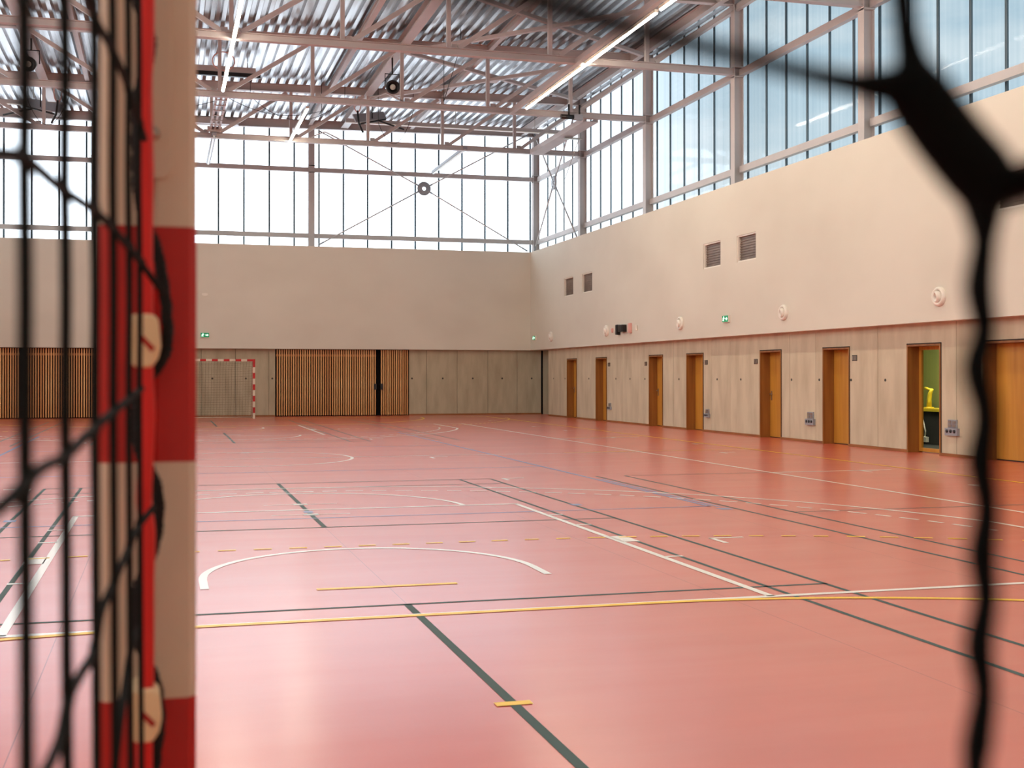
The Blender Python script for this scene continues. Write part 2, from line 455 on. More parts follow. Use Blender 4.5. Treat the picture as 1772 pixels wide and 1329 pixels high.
window('window_2', 'tall bluish glazed strip above the right wall with dark joints', 'y', YF, 43.5, .955, 16.79 - .955 * 19, XG, lambda x: zr(XG), (9.40, 6.87), -1, [3.5, 9.2, 14.96, 20.73, 26.47, 32.2, 38.0])
window('window_3', 'glazed strip above the left wall', 'y', YF, 43.5, 1.91, 16.79 - 1.91 * 9, -XG, lambda x: zr(-XG), (9.40, 6.87), 1, [3.5, 9.2, 14.96, 20.73, 26.47, 32.2, 38.0])

window('window_4', 'glazed strip above the end wall behind the near goal', 'x', -13.25, 13.25, 1.9, .48 - .95 * 14, YF - .1, lambda x: zr(x), (9.40, 6.87), 1, [-3.96, 3.96])

# ---------------------------------------------------------------- columns, trusses, roof beams
ORD = ['in the back corner', 'second from the back corner', 'third from the back corner', 'fourth from the back corner', 'fifth from the back corner', 'sixth from the back corner, at the net strand']
def column(x, y, ztop, facing, label):
    t = thing('steel_column', label, 'column', (x, y, ZT - .25), 'steel columns before the glazing')
    part('shaft', MB().bar((0, 0, 0), (0, 0, ztop - ZT + .25), ibeam(.26, .22), facing), M['steel'], t)
    for z in (9.28, 9.53): part('cleat', MB().box(-.13, .13, -.13, .13, z - ZT + .25, z - ZT + .28), M['steel'], t)
    return t
for i, y in enumerate(TR_Y + [14.96]):
    column(13.0, y - (.04 if i == 0 else 0), zr(13.0), (1, 0, 0), 'white steel column before the right hand glazing, ' + ORD[i])
column(3.96, 43.35, zr(3.96), (0, 1, 0), 'white steel column before the back windows, left of the round brace disc')
column(-3.96, 43.35, zr(-3.96), (0, 1, 0), 'white steel column before the back windows, hidden behind the goalpost edge')

def truss(y, label):
    t = thing('roof_truss', label, 'truss', (0, y, 9.43), 'white roof trusses')
    mb = MB().bar((-13.0, 0, 0), (12.88, 0, 0), ibeam(.17, .17, .02, .03))
    part('bottom_chord', mb, M['steel'], t)
    part('top_chord', MB().bar((-13.0, 0, zr(-13) - 9.43 - .135), (12.9, 0, zr(12.9) - 9.43 - .135), ibeam(.26, .18, .02, .01)), M['steel'], t)
    for k in range(-4, 5):
        x = BAY * k
        part('vertical', MB().bar((x, 0, .07), (x, 0, zr(x) - 9.43 - .25), rect(.10, .10), (0, 1, 0)), M['steel'], t)
    for s in (-1, 1):
        for k in range(5):
            a, b = s * (BAY * k + .24), s * (BAY * (k + 1) - .14)
            part('diagonal', MB().bar((a, 0, .10), (b, 0, zr(b) - 9.43 - .28), rect(.11, .09), (0, 1, 0)), M['steel'], t)
            part('gusset', MB().box(min(a, a - s * .16), max(a, a - s * .16), -.012, .012, .07, .2), M['steel'], t)
    return t
truss(38.0, 'white steel roof truss nearest the back windows')
truss(32.2, 'white steel roof truss, second from the back windows')
truss(26.47, 'white steel roof truss, third from the back windows')
truss(20.73, 'white steel roof truss nearest the viewer, at the picture top')
solo('roof_beam', MB().bar((-13.0, 43.35, zr(-13) - .17), (12.9, 43.35, zr(12.9) - .17), ibeam(.33, .2, .02, .012)), M['steel'],
     'deep white beam directly above the back windows', 'beam', 'white roof beams')
for x, w, h, lab in ((5.22, .28, .26, 'wide white lengthwise roof beam carrying the black spotlight by the second truss'),
                     (3.9, .14, .2, 'narrow white lengthwise roof beam left of the wide spotlight beam'),
                     (7.85, .14, .2, 'white lengthwise roof beam through the crossings of the roof bracing'),
                     (12.42, .16, .28, 'white lengthwise edge beam along the top of the right glazing'),
                     (-5.22, .28, .26, 'wide white lengthwise roof beam seen between the hanging net cords'),
                     (-3.9, .14, .2, 'narrow white lengthwise roof beam just left of the goalpost')):
    solo('roof_beam', MB().bar((x, 20.7, zr(x) - h / 2 - .02), (x, 43.25, zr(x) - h / 2 - .02), ibeam(h, w, .018, .012)), M['steel'], lab, 'beam', 'white roof beams')
solo('roof_beam', MB().bar((12.98, 13.0, zr(13) - .33), (12.98, 43.3, zr(13) - .33), rect(.12, .16)), M['steel'], 'white rail under the edge beam along the right glazing', 'beam', 'white roof beams')
solo('roof_beam', MB().bar((8.55, 20.8, 9.40), (8.55, 32.1, 9.40), rect(.12, .14)), M['steel'], 'white beam beside the long right light strip at chord level', 'beam', 'white roof beams')

BR = ['between first and second truss from the back', 'between second and third truss from the back', 'between third and fourth truss from the back']
for i, y in enumerate((32.2, 26.47, 20.73)):
    d = TR_Y[i + 1] - y
    t = thing('roof_bracing', 'crossed white bracing bars under the roof deck, ' + BR[i], 'bracing', (0, y, 0), 'crossed bracing under the roof')
    z = zr(8) - .30
    part('bar', MB().bar((5.3, .2, z), (12.4, d * .82, z + .05), rect(.12, .10)), M['steel'], t)
    part('bar', MB().bar((5.3, d - .1, z - .11), (10.9, .1, z - .07), rect(.12, .10)), M['steel'], t)
    part('crossing_plate', MB().box(8.45, 8.95, d * .43, d * .5, z - .055, z - .047), M['steel'], t)

# rod bracing with round discs
def rod_brace(label, centre, corners, axis):
    t = thing('rod_brace', label, 'brace', centre, 'rod braces before the glazing')
    c = Vector(centre)
    part('disc', MB().lathe([(.075, -.02), (.27, -.02), (.27, .02), (.075, .02), (.075, -.02)], (0, 0, 0), axis, 36), M['grey_plastic'], t)
    for p in corners:
        v = Vector(p) - c; u = v.normalized()
        r = part('rod', MB().tube([u * .34, v - u * .25], .026, 6), M['steel'], t)
        part('fork', MB().tube([u * .18, u * .36], .035, 8), M['grey_plastic'], r)
        part('fork', MB().tube([v - u * .26, v], .03, 8), M['grey_plastic'], r)
    return t
rod_brace('crossed rod brace with pierced round disc before the back windows', (8.35, 43.18, 8.83), [(4.2, 43.2, 10.9), (12.6, 43.2, 11.15), (4.2, 43.2, 6.5), (12.6, 43.2, 6.5)], (0, 1, 0))
rod_brace('crossed rod brace with round disc before the right glazing, by the back corner', (12.86, 40.7, 8.85), [(12.86, 43.1, 11.2), (12.86, 38.2, 11.2), (12.86, 43.1, 6.5), (12.86, 38.2, 6.5)], (1, 0, 0))

# ---------------------------------------------------------------- light strips
def strip(x, y0, y1, z, label, lit=True):
    t = thing('light_strip', label, 'light', (x, y0, z), 'fluorescent light strips')
    L = y1 - y0
    hw = .045 if lit else .07
    part('housing', MB().box(-hw, hw, 0, L, .03, .10 if lit else .13), M['white_plastic' if lit else 'grey_plastic'], t)
    part('diffuser', MB().bar((0, .03, .03), (0, L - .03, .03), [(.036 * math.cos(PI + PI * i / 8), .036 * math.sin(PI + PI * i / 8)) for i in range(9)]), M['lamp'] if lit else M['lamp_off'], t)
    for q in (.4, L - .4): part('hanger', MB().tube([(0, q, .11), (0, q, .2)], .01, 6), M['chrome'], t)
strip(.05, 20.8, 31.4, 9.30, 'long lit light strip left of centre, running into the second truss')
strip(2.58, 33.1, 38.3, 9.34, 'short lit light strip just before the back windows')
strip(.08, 37.7, 43.0, 9.36, 'thin unlit light strip high beside the goalpost before the back windows', False)
strip(8.8, 22.15, 31.4, 9.32, 'long lit light strip on the right, under the second truss')
strip(8.8, 10.0, 21.95, 9.32, 'lit light strip beyond the small gap in the right hand row')
strip(8.65, 37.93, 42.9, 9.36, 'unlit light strip above the round brace disc', False)
for x, y0, y1, lab in ((.05, 10.0, 20.5, 'lit light strip above the near half, middle row'), (.05, 1.0, 9.5, 'lit light strip above the near goal, middle row'), (8.8, 1.0, 9.7, 'lit light strip above the near goal, right row'),
                       (-8.8, 22.15, 31.4, 'lit light strip above the far half, left row'), (-8.8, 10.0, 21.9, 'lit light strip above the near half, left row'), (-8.8, 1.0, 9.7, 'lit light strip above the near goal, left row')):
    strip(x, y0, y1, 9.32, lab)

# ---------------------------------------------------------------- roof fittings
def spotlight(x, label):
    t = thing('spotlight', label, 'spotlight', (x, 33.0, 10.2), 'black spotlights under the roof')
    d = Vector((-.1, -1, -.25)).normalized()
    part('body', MB().lathe([(0, 0), (.15, 0), (.17, .1), (.17, .42), (.10, .45)], (0, .25, 0), d, 20), M['chrome'], t)
    part('front_ring', MB().lathe([(.205, 0), (.205, .14), (.15, .14), (.13, .05), (0, .03)], Vector((0, .25, 0)) + d * .42, d, 24), M['black_metal'], t)
    part('lens', MB().lathe([(0, .03), (.06, .02), (.085, 0)], Vector((0, .25, 0)) + d * .48, d, 16), M['white_plastic'], t)
    part('yoke', MB().tube([(-.22, .1, -.02), (-.22, .1, .35), (.22, .1, .35), (.22, .1, -.02)], .018, 6), M['black_metal'], t)
    part('hanger', MB().tube([(0, .1, .35), (0, .1, zr(x) - 10.2 - .27)], .025, 8), M['black_metal'], t)
spotlight(5.12, 'black ringed spotlight under the wide roof beam, middle of the picture')
spotlight(-5.1, 'black ringed spotlight seen between the hanging net cords')

t = thing('folded_backboard', 'grey basketball backboard folded up under the roof with black arms', 'backboard', (5.0, 38.6, 10.35), 'folded backboards')
part('board', MB().bar((-.15, 0, .05), (1.0, .4, .3), rect(.32, .05), (.2, -1, .5)), M['grey_plastic'], t)
part('arm', MB().tube([(.05, -.1, -.15), (1.0, .2, .12)], .03, 8), M['black_metal'], t)
part('arm', MB().tube([(.75, .1, .03), (1.65, .2, -.2)], .03, 8), M['black_metal'], t)
part('hanger', MB().tube([(.5, .1, .1), (.5, .1, .95)], .02, 6), M['black_metal'], t)
part('hoop', MB().tube([(-.05 + .12 * math.cos(a), -.1, .55 + .3 * math.sin(a)) for a in [i * PI / 10 for i in range(21)]], .018, 6), M['pink_plastic'], t)
part('bracket', MB().tube([(-.05, -.1, .3), (0, -.1, -.15), (.15, -.1, -.45)], .035, 8), M['black_metal'], t)
t2 = copy_tree(t); t2.location = (-4.9, 38.6, 10.12); t2.scale = (-1, 1, 1)
t2['label'] = 'grey basketball backboard folded up behind the hanging net cords'

for s, lab in ((1, 'pale lilac curtain rail crossing below the roof, right of centre'), (-1, 'pale lilac curtain rail behind the hanging net cords')):
    t = thing('curtain_rail', lab, 'rail', (s * 4.7, 39.5, 10.5), 'curtain rails')
    part('rail', MB().bar((0, 0, .02), (s * 8.2, 0, .02), rect(.1, .12)), M['steel'], t)
    part('track', MB().bar((0, -.02, -.06), (s * 8.2, -.02, -.06), rect(.14, .025)), M['white_plastic'], t)
    for q in (1.0, 4.0, 7.0): part('hanger', MB().tube([(s * q, 0, .08), (s * q, 0, .7)], .012, 6), M['chrome'], t)

t = thing('cable_tray', 'pale twin rail cable tray between the two rearmost trusses beside the left strip', 'tray', (.1, 32.6, 9.56))
for dx in (-.14, .0, .14): part('rail', MB().box(dx - .03, dx + .03, 0, 5.2, 0, .1), M['steel'], t)
for k in range(8): part('rung', MB().box(-.17, .17, .1 + k * .7, .16 + k * .7, -.02, 0), M['steel'], t)
part('end_plate', MB().box(-.24, .24, 5.1, 5.2, -.05, .12), M['steel'], t)

t = thing('roller_housing', 'long black roller box hanging under the roof deck beside the goalpost', 'box', (-1.2, 35.5, 10.78))
part('roller', MB().box(0, 2.6, -.06, .06, 0, .12), M['black_metal'], t)
part('pelmet', MB().box(0, 2.45, -.05, .07, .13, .3), M['steel'], t)
for q in (.3, 2.2): part('hanger', MB().tube([(q, 0, .3), (q, 0, .46)], .015, 6), M['chrome'], t)

solo('cable_hoop', MB().tube([(.22 + .33 * math.cos(i * PI / 14), 34.5, 10.98 + .28 * math.sin(i * PI / 14)) for i in range(29)], .018, 6), M['pink_plastic'],
     'pale red hoop hanging under the deck behind the left light strip', 'hoop')
solo('stepped_bracket', MB().box(-.75, 1.2, 43.05, 43.24, 10.92, 11.0).box(-.5, 1.0, 43.05, 43.24, 11.0, 11.08).box(-.25, .75, 43.05, 43.24, 11.08, 11.16), M['steel'],
     'stepped steel bracket on the beam above the back windows', 'bracket')

def channel():
    t = thing('channel_beam', 'open steel channel lying between the two rearmost trusses on the right', 'beam', (11.15, 32.3, 9.27))
    part('channel', MB().box(-.24, .24, 0, 5.3, 0, .02).box(-.24, -.22, 0, 5.3, .02, .16).box(.22, .24, 0, 5.3, .02, .16), M['steel'], t)
    part('clamp', MB().box(-.05, .55, 2.2, 2.34, -.06, -.02), M['chrome'], t)
    part('clamp_bolt', MB().tube([(.5, 2.27, -.05), (.5, 2.27, .2)], .015, 6), M['chrome'], t)
    part('tension_rod', MB().tube([(.45, 2.27, -.06), (.3, 3.2, -1.2)], .01, 6), M['chrome'], t)
channel()
t = thing('winch_motor', 'small dark winch clamped to the second truss chord on the right', 'winch', (10.35, 32.05, 9.33))
part('drum', MB().tube([(-.25, 0, 0), (.15, 0, 0)], .07, 12), M['black_metal'], t)
part('gearbox', MB().box(.15, .42, -.08, .08, -.08, .08), M['grey_plastic'], t)
for q in (0, .34): part('clamp', MB().tube([(q, 0, .05), (q, 0, .38)], .03, 8), M['black_metal'], t)
for x, y, lab in ((4.75, 32.2, 'small inverted V steel bracket on the second truss chord below the spotlight'), (3.75, 38.0, 'small inverted V steel bracket on the rearmost truss chord')):
    t = thing('chord_bracket', lab, 'bracket', (x, y, 9.53), 'inverted V brackets on chords')
    part('leg', MB().bar((-.5, 0, .0), (0, 0, .22), rect(.1, .03), (0, 0, 1)), M['steel'], t)
    part('leg', MB().bar((0, 0, .22), (.5, 0, .0), rect(.1, .03), (0, 0, 1)), M['steel'], t)
def swag(a, b, sag, n=14):
    a, b = Vector(a), Vector(b)
    return [a.lerp(b, i / n) - Vector((0, 0, sag * 4 * (i / n) * (1 - i / n))) for i in range(n + 1)]
for a, b, sg, lab in (((.4, 36.9, 10.5), (3.5, 36.9, 10.2), .35, 'black cable swagging from the left light strip to the short strip'),
                      ((1.2, 37.1, 10.6), (4.3, 37.1, 10.7), .75, 'second black cable sagging lower below the deck'),
                      ((-1.8, 37.0, 10.0), (.2, 37.0, 10.4), .1, 'black cable running from behind the goalpost to the left strip'),
                      ((6.7, 31.0, 10.95), (6.3, 31.4, 9.4), .0, 'thin black cable hanging between second and third truss'),
                      ((5.4, 37.0, 9.95), (6.6, 37.0, 10.4), .9, 'thin wire loop hanging before the back windows, centre'),
                      ((-5.6, 37.0, 10.0), (-4.4, 37.0, 10.2), .8, 'thin wire loop hanging before the back windows, far left')):
    solo('hanging_cable', MB().tube([(a[0], a[1], zr(a[0]) + .02)] + swag(a, b, sg) + [(b[0], b[1], zr(b[0]) + .02)], .010, 5), M['cable'], lab, 'cable', 'cables under the roof')

# ---------------------------------------------------------------- doors in the right wall
def door(n, a, b, label, glazed=False, handle=False):
    w = a - b; dep = .29
    t = tag(link('door_%d' % n, None, None, (XL, b, 0)), label, 'door', None, 'structure')
    th = .035
    part('jamb', MB().box(-.012, dep + .03, w - th, w, 0, DZ), M['jamb_wood'], t)
    part('jamb', MB().box(-.012, dep + .03, 0, th, 0, DZ), M['jamb_wood'], t)
    part('head', MB().box(-.012, dep + .03, th, w - th, DZ - th, DZ), M['jamb_wood'], t)
    part('shadow_gap', MB().box(-.004, .01, -.02, 0, 0, DZ + .02).box(-.004, .01, w, w + .012, 0, DZ + .02).box(-.004, .01, -.02, w + .012, DZ, DZ + .022), M['slat_back'], t, stuff=True)
    if glazed:
        r = .07
        lf = part('leaf', MB().box(dep - .05, dep, th, th + r, .02, DZ - th).box(dep - .05, dep, w - th - r, w - th, .02, DZ - th).box(dep - .05, dep, th + r, w - th - r, .02, .02 + r).box(dep - .05, dep, th + r, w - th - r, DZ - th - r, DZ - th), M['door_wood'], t)
        part('glass', MB().box(dep - .03, dep - .02, th + r, w - th - r, .02 + r, DZ - th - r), M['door_glass'], lf)
    else:
        lf = part('leaf', MB().box(dep - .04, dep, th + .004, w - th - .004, .02, DZ - th - .004), M['door_wood'], t)
        part('threshold', MB().box(dep - .03, dep + .01, th, w - th, 0, .018), M['black_metal'], t)
    if handle:
        part('handle', MB().box(dep - .052, dep - .04, w - .14, w - .10, .90, 1.12).tube([(dep - .05, w - .12, 1.05), (dep - .10, w - .12, 1.05), (dep - .105, w - .26, 1.05)], .012, 8), M['chrome'], lf)
    return t
DL = ['narrow oak door farthest along the right wall, beside the back corner', 'second oak door from the back corner in a deep reveal', 'third oak door from the back corner',
      'fourth oak door from the back corner', 'fifth oak door from the back corner, with metal handle', 'sixth oak door from the back corner',
      'glazed oak door showing the green room behind', 'nearest oak door, partly behind the dark net strand']
for i, (a, b) in enumerate(DOORS):
    door(i + 1, a, b, DL[i], glazed=(i == 6), handle=i in (0, 2, 4))
    if i == 6: continue
    # dark void behind the leaf
    part('void', MB().box(XL + .335, XL + .35, b - .1, a + .1, 0, DZ + .1), M['dark_gap'], wall_right)
for y, z, lab in ((20.41, 1.86, 'beside the sixth door'), (24.58, 1.84, 'beside the fifth door'), (27.25, 1.85, 'beside the fourth door'), (31.23, 1.86, 'beside the third door'), (34.19, 1.86, 'beside the second door')):
    t = thing('door_plaque', 'tiny metal number plaque on the concrete ' + lab, 'plaque', (XL, y, z), 'number plaques by the doors')
    part('plate', MB().box(-.006, 0, -.09, .09, -.06, .06), M['nozzle_dark'], t)
    for k in (-.055, 0, .055): part('figure', MB().box(-.012, -.006, k - .018, k + .018, -.045, .045), M['chrome'], t)

# room behind the glazed door
room = struct('wall_office', MB().box(15.4, 15.5, 15.0, 24.6, 0, 2.8), M['green_wall'], 'green painted wall of the room behind the glazed door', 'wall')
struct('wall_office_far', MB().box(12.86, 15.4, 24.5, 24.6, 0, 2.8), M['green_wall'], 'green end wall of the room behind the glazed door', 'wall')
struct('wall_office_near', MB().box(12.86, 15.4, 15.0, 15.1, 0, 2.8), M['green_wall'], 'green near wall of the room behind the glazed door', 'wall')
struct('ceiling_office', MB().box(12.84, 15.5, 15.0, 24.6, 2.8, 2.9), M['white_wall'], 'white ceiling of the room behind the glazed door', 'ceiling')
struct('floor_office', MB().box(12.86, 15.5, 15.0, 24.6, .0, .004), M['charcoal'], 'charcoal floor of the room behind the glazed door', 'floor')
t = thing('counter', 'charcoal fronted counter with yellow green top behind the glazed door', 'counter', (14.5, 21.0, 0))
part('front', MB().box(0, .5, -1.5, 1.5, 0, .72), M['charcoal'], t)
part('top', MB().box(-.04, .54, -1.52, 1.52, .72, .78), M['yellow'], t)
t = thing('desk_lamp', 'curved yellow lamp standing on the counter behind glass', 'lamp', (14.6, 20.82, .78))
part('base', MB().lathe([(0, 0), (.1, 0), (.1, .03), (0, .03)], (0, 0, 0), (0, 0, 1), 16), M['yellow'], t)
part('arm', MB().tube([(0, 0, .02), (0, .0, .2), (0, -.03, .33), (0, -.1, .42)], [.055, .05, .045, .03], 10), M['yellow'], t)
part('head', MB().tube([(0, -.08, .4), (0, .14, .44)], .03, 8), M['yellow'], t)
solo('wall_phone_cord', MB().tube([(14.42, 20.85, .72), (14.4, 20.75, .5), (14.4, 20.68, .3), (14.4, 20.70, .16)], .016, 6).box(14.36, 14.44, 20.62, 20.78, .06, .17), M['white_plastic'], 'white cable with plug hanging before the counter behind glass', 'cable')
rl = bpy.data.lights.new('room_light', 'AREA'); rl.energy = 55; rl.size = 1.0; rl.color = (1, .93, .75)
ro = link('room_light', rl, None, (14.0, 20.0, 2.75))

# ---------------------------------------------------------------- slatted doors in the back wall
def slatted(n, x0, x1, label, handle=None, rail=True):
    t = tag(link('door_%d' % n, None, None, (x0, YL, 0)), label, 'door', None, 'structure')
    w = x1 - x0; k = round(w / .0855); p = w / k
    part('backing', MB().box(0, w, .1, .2, .02, ZB), M['slat_back'], t)
    if rail: part('head_rail', MB().box(0, w, .03, .1, 2.22, 2.30), M['slat_rail'], t)
    me = MB().box(-.021, .021, -.045, .03, .03, ZB - .02).mesh('slat', M['slat'])
    for i in range(k): link('slat', me, t, (p * (i + .5), random.uniform(-.006, .006), 0))
    if handle is not None: part('handle', MB().box(handle - .05, handle + .05, -.11, -.03, .98, 1.2), M['black_metal'], t)
    return t
slatted(9, 2.5, 6.24, 'wide larch slatted sliding door right of the far goal', handle=3.69)
slatted(10, 6.40, 7.47, 'narrow larch slatted door leaf beside the dark gap', handle=.04, rail=False)
slatted(11, -6.24, -2.5, 'wide larch slatted sliding door left of the far goal', handle=.05)
slatted(12, -7.47, -6.40, 'narrow larch slatted door leaf at the far left', rail=True)
for x in (6.24, -6.40):
    part('dark_gap', MB().box(x, x + .16, YL + .05, YL + .2, 0, ZB), M['dark_gap'], wall_back)
part('dark_gap', MB().box(12.78, 12.85, YL + .01, YL + .2, 0, ZB), M['dark_gap'], wall_back)

# ---------------------------------------------------------------- things on the white walls
NL = ['nearest, left of the dark net strand', 'second nearest, right of the exit sign', 'third, left of the exit sign', 'fourth, beside the black wall device', 'farthest, by the back corner']
for i, y in enumerate((17.35, 22.84, 28.31, 33.78, 39.26)):
    t = thing('air_nozzle', 'round white air nozzle on the wall, ' + NL[i], 'nozzle', (XU, y, 2.94), 'round air nozzles')
    part('ring', MB().lathe([(.18, 0), (.18, .035), (.155, .065), (.12, .06), (.11, .02), (.10, -.01)], (0, 0, 0), (-1, 0, 0), 32), M['white_plastic'], t)
    d = Vector((-1, .35, -.12)).normalized()
    part('ball', MB().lathe([(.105, .0), (.115, .04), (.10, .085), (.085, .095), (.07, .085), (.062, .03), (0, .02)], (0, 0, 0), d, 28), M['white_plastic'], t)
    part('throat', MB().lathe([(.072, .062), (.05, .03), (0, .029)], (0, 0, 0), d, 20), M['nozzle_dark'], t)

def exit_sign(loc, rot, label):
    """green box, white running figure and arrow on its face (local -Y is the face)"""
    t = thing('exit_sign', label, 'sign', loc, 'green exit signs', rot)
    part('housing', MB().box(-.16, .16, -.05, 0, -.09, .09), M['white_plastic'], t)
    part('face', MB().box(-.15, .15, -.056, -.05, -.08, .08), M['sign_green'], t)
    y0, y1 = -.060, -.056
    mb = MB().lathe([(0, 0), (.017, 0), (.017, .004), (0, .004)], (-.065, -.056, .048), (0, -1, 0), 12)
    def limb(*pts):
        for p, q in zip(pts, pts[1:]): mb.bar((p[0], -.058, p[1]), (q[0], -.058, q[1]), rect(.018, .004), (0, 1, 0))
    limb((-.07, .03), (-.085, -.012)); limb((-.072, .028), (-.1, .015), (-.115, -.005)); limb((-.068, .028), (-.045, .01), (-.025, .018))
    limb((-.085, -.01), (-.062, -.03), (-.07, -.06)); limb((-.087, -.01), (-.1, -.035), (-.128, -.042))
    part('running_figure', mb, M['sign_white'], t)
    part('arrow', MB().box(.02, .085, y0, y1, -.016, .016).add([(.08, y0, -.045), (.08, y0, .045), (.13, y0, 0), (.08, y1, -.045), (.08, y1, .045), (.13, y1, 0)], [(0, 1, 2), (5, 4, 3), (0, 3, 4, 1), (1, 4, 5, 2), (2, 5, 3, 0)]), M['sign_white'], t)
exit_sign((-.08, YU, 2.97), (0, 0, 0), 'small green exit sign on the white back wall above the far goal')
exit_sign((XU, 25.61, 2.93), (0, 0, -PI / 2), 'small green exit sign on the right wall between two round nozzles')
exit_sign((XU, 41.17, 2.95), (0, 0, -PI / 2), 'small green exit sign on the right wall at the back corner')
solo('sensor_plate', MB().box(-.18, .02, YU - .03, YU, 4.40, 4.48).box(-.14, -.02, YU - .045, YU - .03, 4.38, 4.42), M['white_plastic'], 'tiny white sensor plate high above the back exit sign', 'sensor')
def wallbox(name, y, z, w, h, d, m, label, cat):
    t = thing(name, label, cat, (XU, y, z))
    part('body', MB().box(-d, 0, -w / 2, w / 2, -h / 2, h / 2), m, t, bevel=.01)
    part('front', MB().box(-d - .01, -d, -w / 2 + .02, w / 2 - .02, -h / 2 + .02, h / 2 - .02), m, t)
wallbox('black_speaker', 32.7, 2.93, .14, .32, .12, M['black_metal'], 'slim black wall speaker on the white wall beside the fourth nozzle', 'speaker')
wallbox('black_control_box', 32.3, 2.96, .34, .22, .16, M['black_metal'], 'square black device on the white wall right of the slim speaker', 'device')
wallbox('alarm_siren', 31.8, 2.95, .16, .30, .07, M['pink_plastic'], 'pale red alarm siren on the white wall right of the black device', 'alarm')
wallbox('wall_sensor', 33.25, 2.93, .08, .14, .05, M['pink_plastic'], 'tiny pale sensor between the fourth nozzle and the slim speaker', 'sensor')
wallbox('call_point', 31.31, 2.94, .07, .16, .05, M['white_plastic'], 'tiny pale call point right of the alarm siren', 'call point')
def sockets(y, z, label, big):
    t = thing('socket_panel', label, 'socket', (XL, y, z), 'grey socket panels')
    part('plate', MB().box(-.03, 0, -.12, .12, -.01, .14), M['grey_plastic'], t)
    part('box', MB().box(-.06, 0, -.17, .17, -.15, -.015), M['grey_plastic'], t)
    for k in (-.1, 0, .1): part('socket', MB().lathe([(0, 0), (.032, 0), (.032, .01), (0, .01)], (-.06, k, -.07), (-1, 0, 0), 14), M['black_metal'], t)
    for k in (-.06, .06):
        for q in (.03, .095): part('switch', MB().box(-.04, -.03, k - .04, k + .04, q - .025, q + .025), M['chrome'], t)
    t.scale = (1, big, big)
sockets(22.09, .54, 'grey socket panel low on the concrete, left of the sixth door', 1)
sockets(17.29, .54, 'grey socket panel low on the concrete, right of the glazed door', 1)
sockets(27.15, .5, 'small grey socket panel low on the concrete, right of the fourth door', .75)
sockets(34.09, .51, 'small grey socket panel low on the concrete, right of the second door', .75)

# ---------------------------------------------------------------- court markings (thin painted film on the floor)
LZ = {'line_dark': .0012, 'line_blue': .0018, 'line_white': .0024, 'line_yellow': .0030}
def ribbon(col, pts, w, closed=False):
    z = LZ[col]; n = len(pts); L = []; R_ = []
    for i, (x, y) in enumerate(pts):
        a = pts[max(i - 1, 0)] if not closed else pts[i - 1]; b = pts[min(i + 1, n - 1)] if not closed else pts[(i + 1) % n]
        dx, dy = b[0] - a[0], b[1] - a[1]; d = math.hypot(dx, dy) or 1
        nx, ny = -dy / d * w / 2, dx / d * w / 2
        L.append((x + nx, y + ny, z)); R_.append((x - nx, y - ny, z))
    k = n if closed else n - 1
    return L + R_, [(i + n, (i + 1) % n + n, (i + 1) % n, i) for i in range(k)]
def court(col, runs, w=.06, name='court_line', stuff=False):
    mb = MB()
    for pts in runs:
        v, f = ribbon(col, pts, w); mb.add(v, f)
    o = part(name, mb, M[col], floor, stuff=stuff)
    return o
def arc(cx_, cy_, r, a0, a1, n=48): return [(cx_ + r * math.cos(math.radians(a0 + (a1 - a0) * i / n)), cy_ + r * math.sin(math.radians(a0 + (a1 - a0) * i / n))) for i in range(n + 1)]
def mir(pts): return [(x, 40 - y) for x, y in pts]
def dashes(pts, on, off):
    out = []; cur = []; t = 0
    d = 0; step = .03; dense = [pts[0]]
    for p, q in zip(pts, pts[1:]):
        L = math.hypot(q[0] - p[0], q[1] - p[1]); m = max(1, int(L / step))
        dense += [(p[0] + (q[0] - p[0]) * i / m, p[1] + (q[1] - p[1]) * i / m) for i in range(1, m + 1)]
    cur = [dense[0]]
    for p, q in zip(dense, dense[1:]):
        d += math.hypot(q[0] - p[0], q[1] - p[1])
        if d % (on + off) < on: cur.append(q)
        else:
            if len(cur) > 1: out.append(cur)
            cur = [q]
    if len(cur) > 1: out.append(cur)
    return out
# white basketball court
court('line_white', [[(-7.5, 6), (7.5, 6)]]); court('line_white', [[(-7.5, 34), (7.5, 34)]])
for s in (-1, 1): court('line_white', [[(s * 7.5, 6), (s * 7.5, 34)]])
court('line_white', [[(-7.5, 20), (7.5, 20)]], .04); court('line_white', [arc(0, 20, 1.8, 0, 360, 72)])
a3 = math.degrees(math.acos(6.6 / 6.75))
for f in (lambda p: p, mir):
    for s in (-1, 1):
        court('line_white', [f([(s * 2.42, 6), (s * 2.42, 11.8)])])
        court('line_white', [f([(s * 2.44, y), (s * 2.60, y)]) for y in (7.75, 9.85, 10.7)], .05, 'lane_mark')
        court('line_white', [f([(s * 2.44, 8.8), (s * 2.60, 8.8)])], .36, 'lane_mark')
    court('line_white', [f([(-2.45, 11.8), (2.45, 11.8)])]); court('line_white', [f(arc(0, 11.8, 1.8, 0, 180))])
    court('line_white', [f([(6.6, 6)] + arc(0, 7.575, 6.75, a3, 180 - a3, 90) + [(-6.6, 6)])])
    court('line_white', [f([(1.25, 7.2)] + arc(0, 7.575, 1.25, 0, 180, 40) + [(-1.25, 7.2)])])
    court('line_white', [d for d in dashes(f(arc(0, 7.575, 6.25, 8, 172, 120)), .21, .11)], .05, 'dashed_line')
    court('line_white', [f([(-.42, y), (.42, y)]) for y in (12.35, 11.35)], .03, 'cross_tick')
    court('line_white', [f([(7.5, 15), (9.6, 15)])])
court('line_white', [[(-.35, y), (.35, y)] for y in (21.6, 28.6, 37.2)], .05, 'cross_tick')
court('line_white', [[(-.08, y), (.08, y)] for y in (21.6, 28.6, 37.2, 12.35, 11.35)], .14, 'cross_tick')
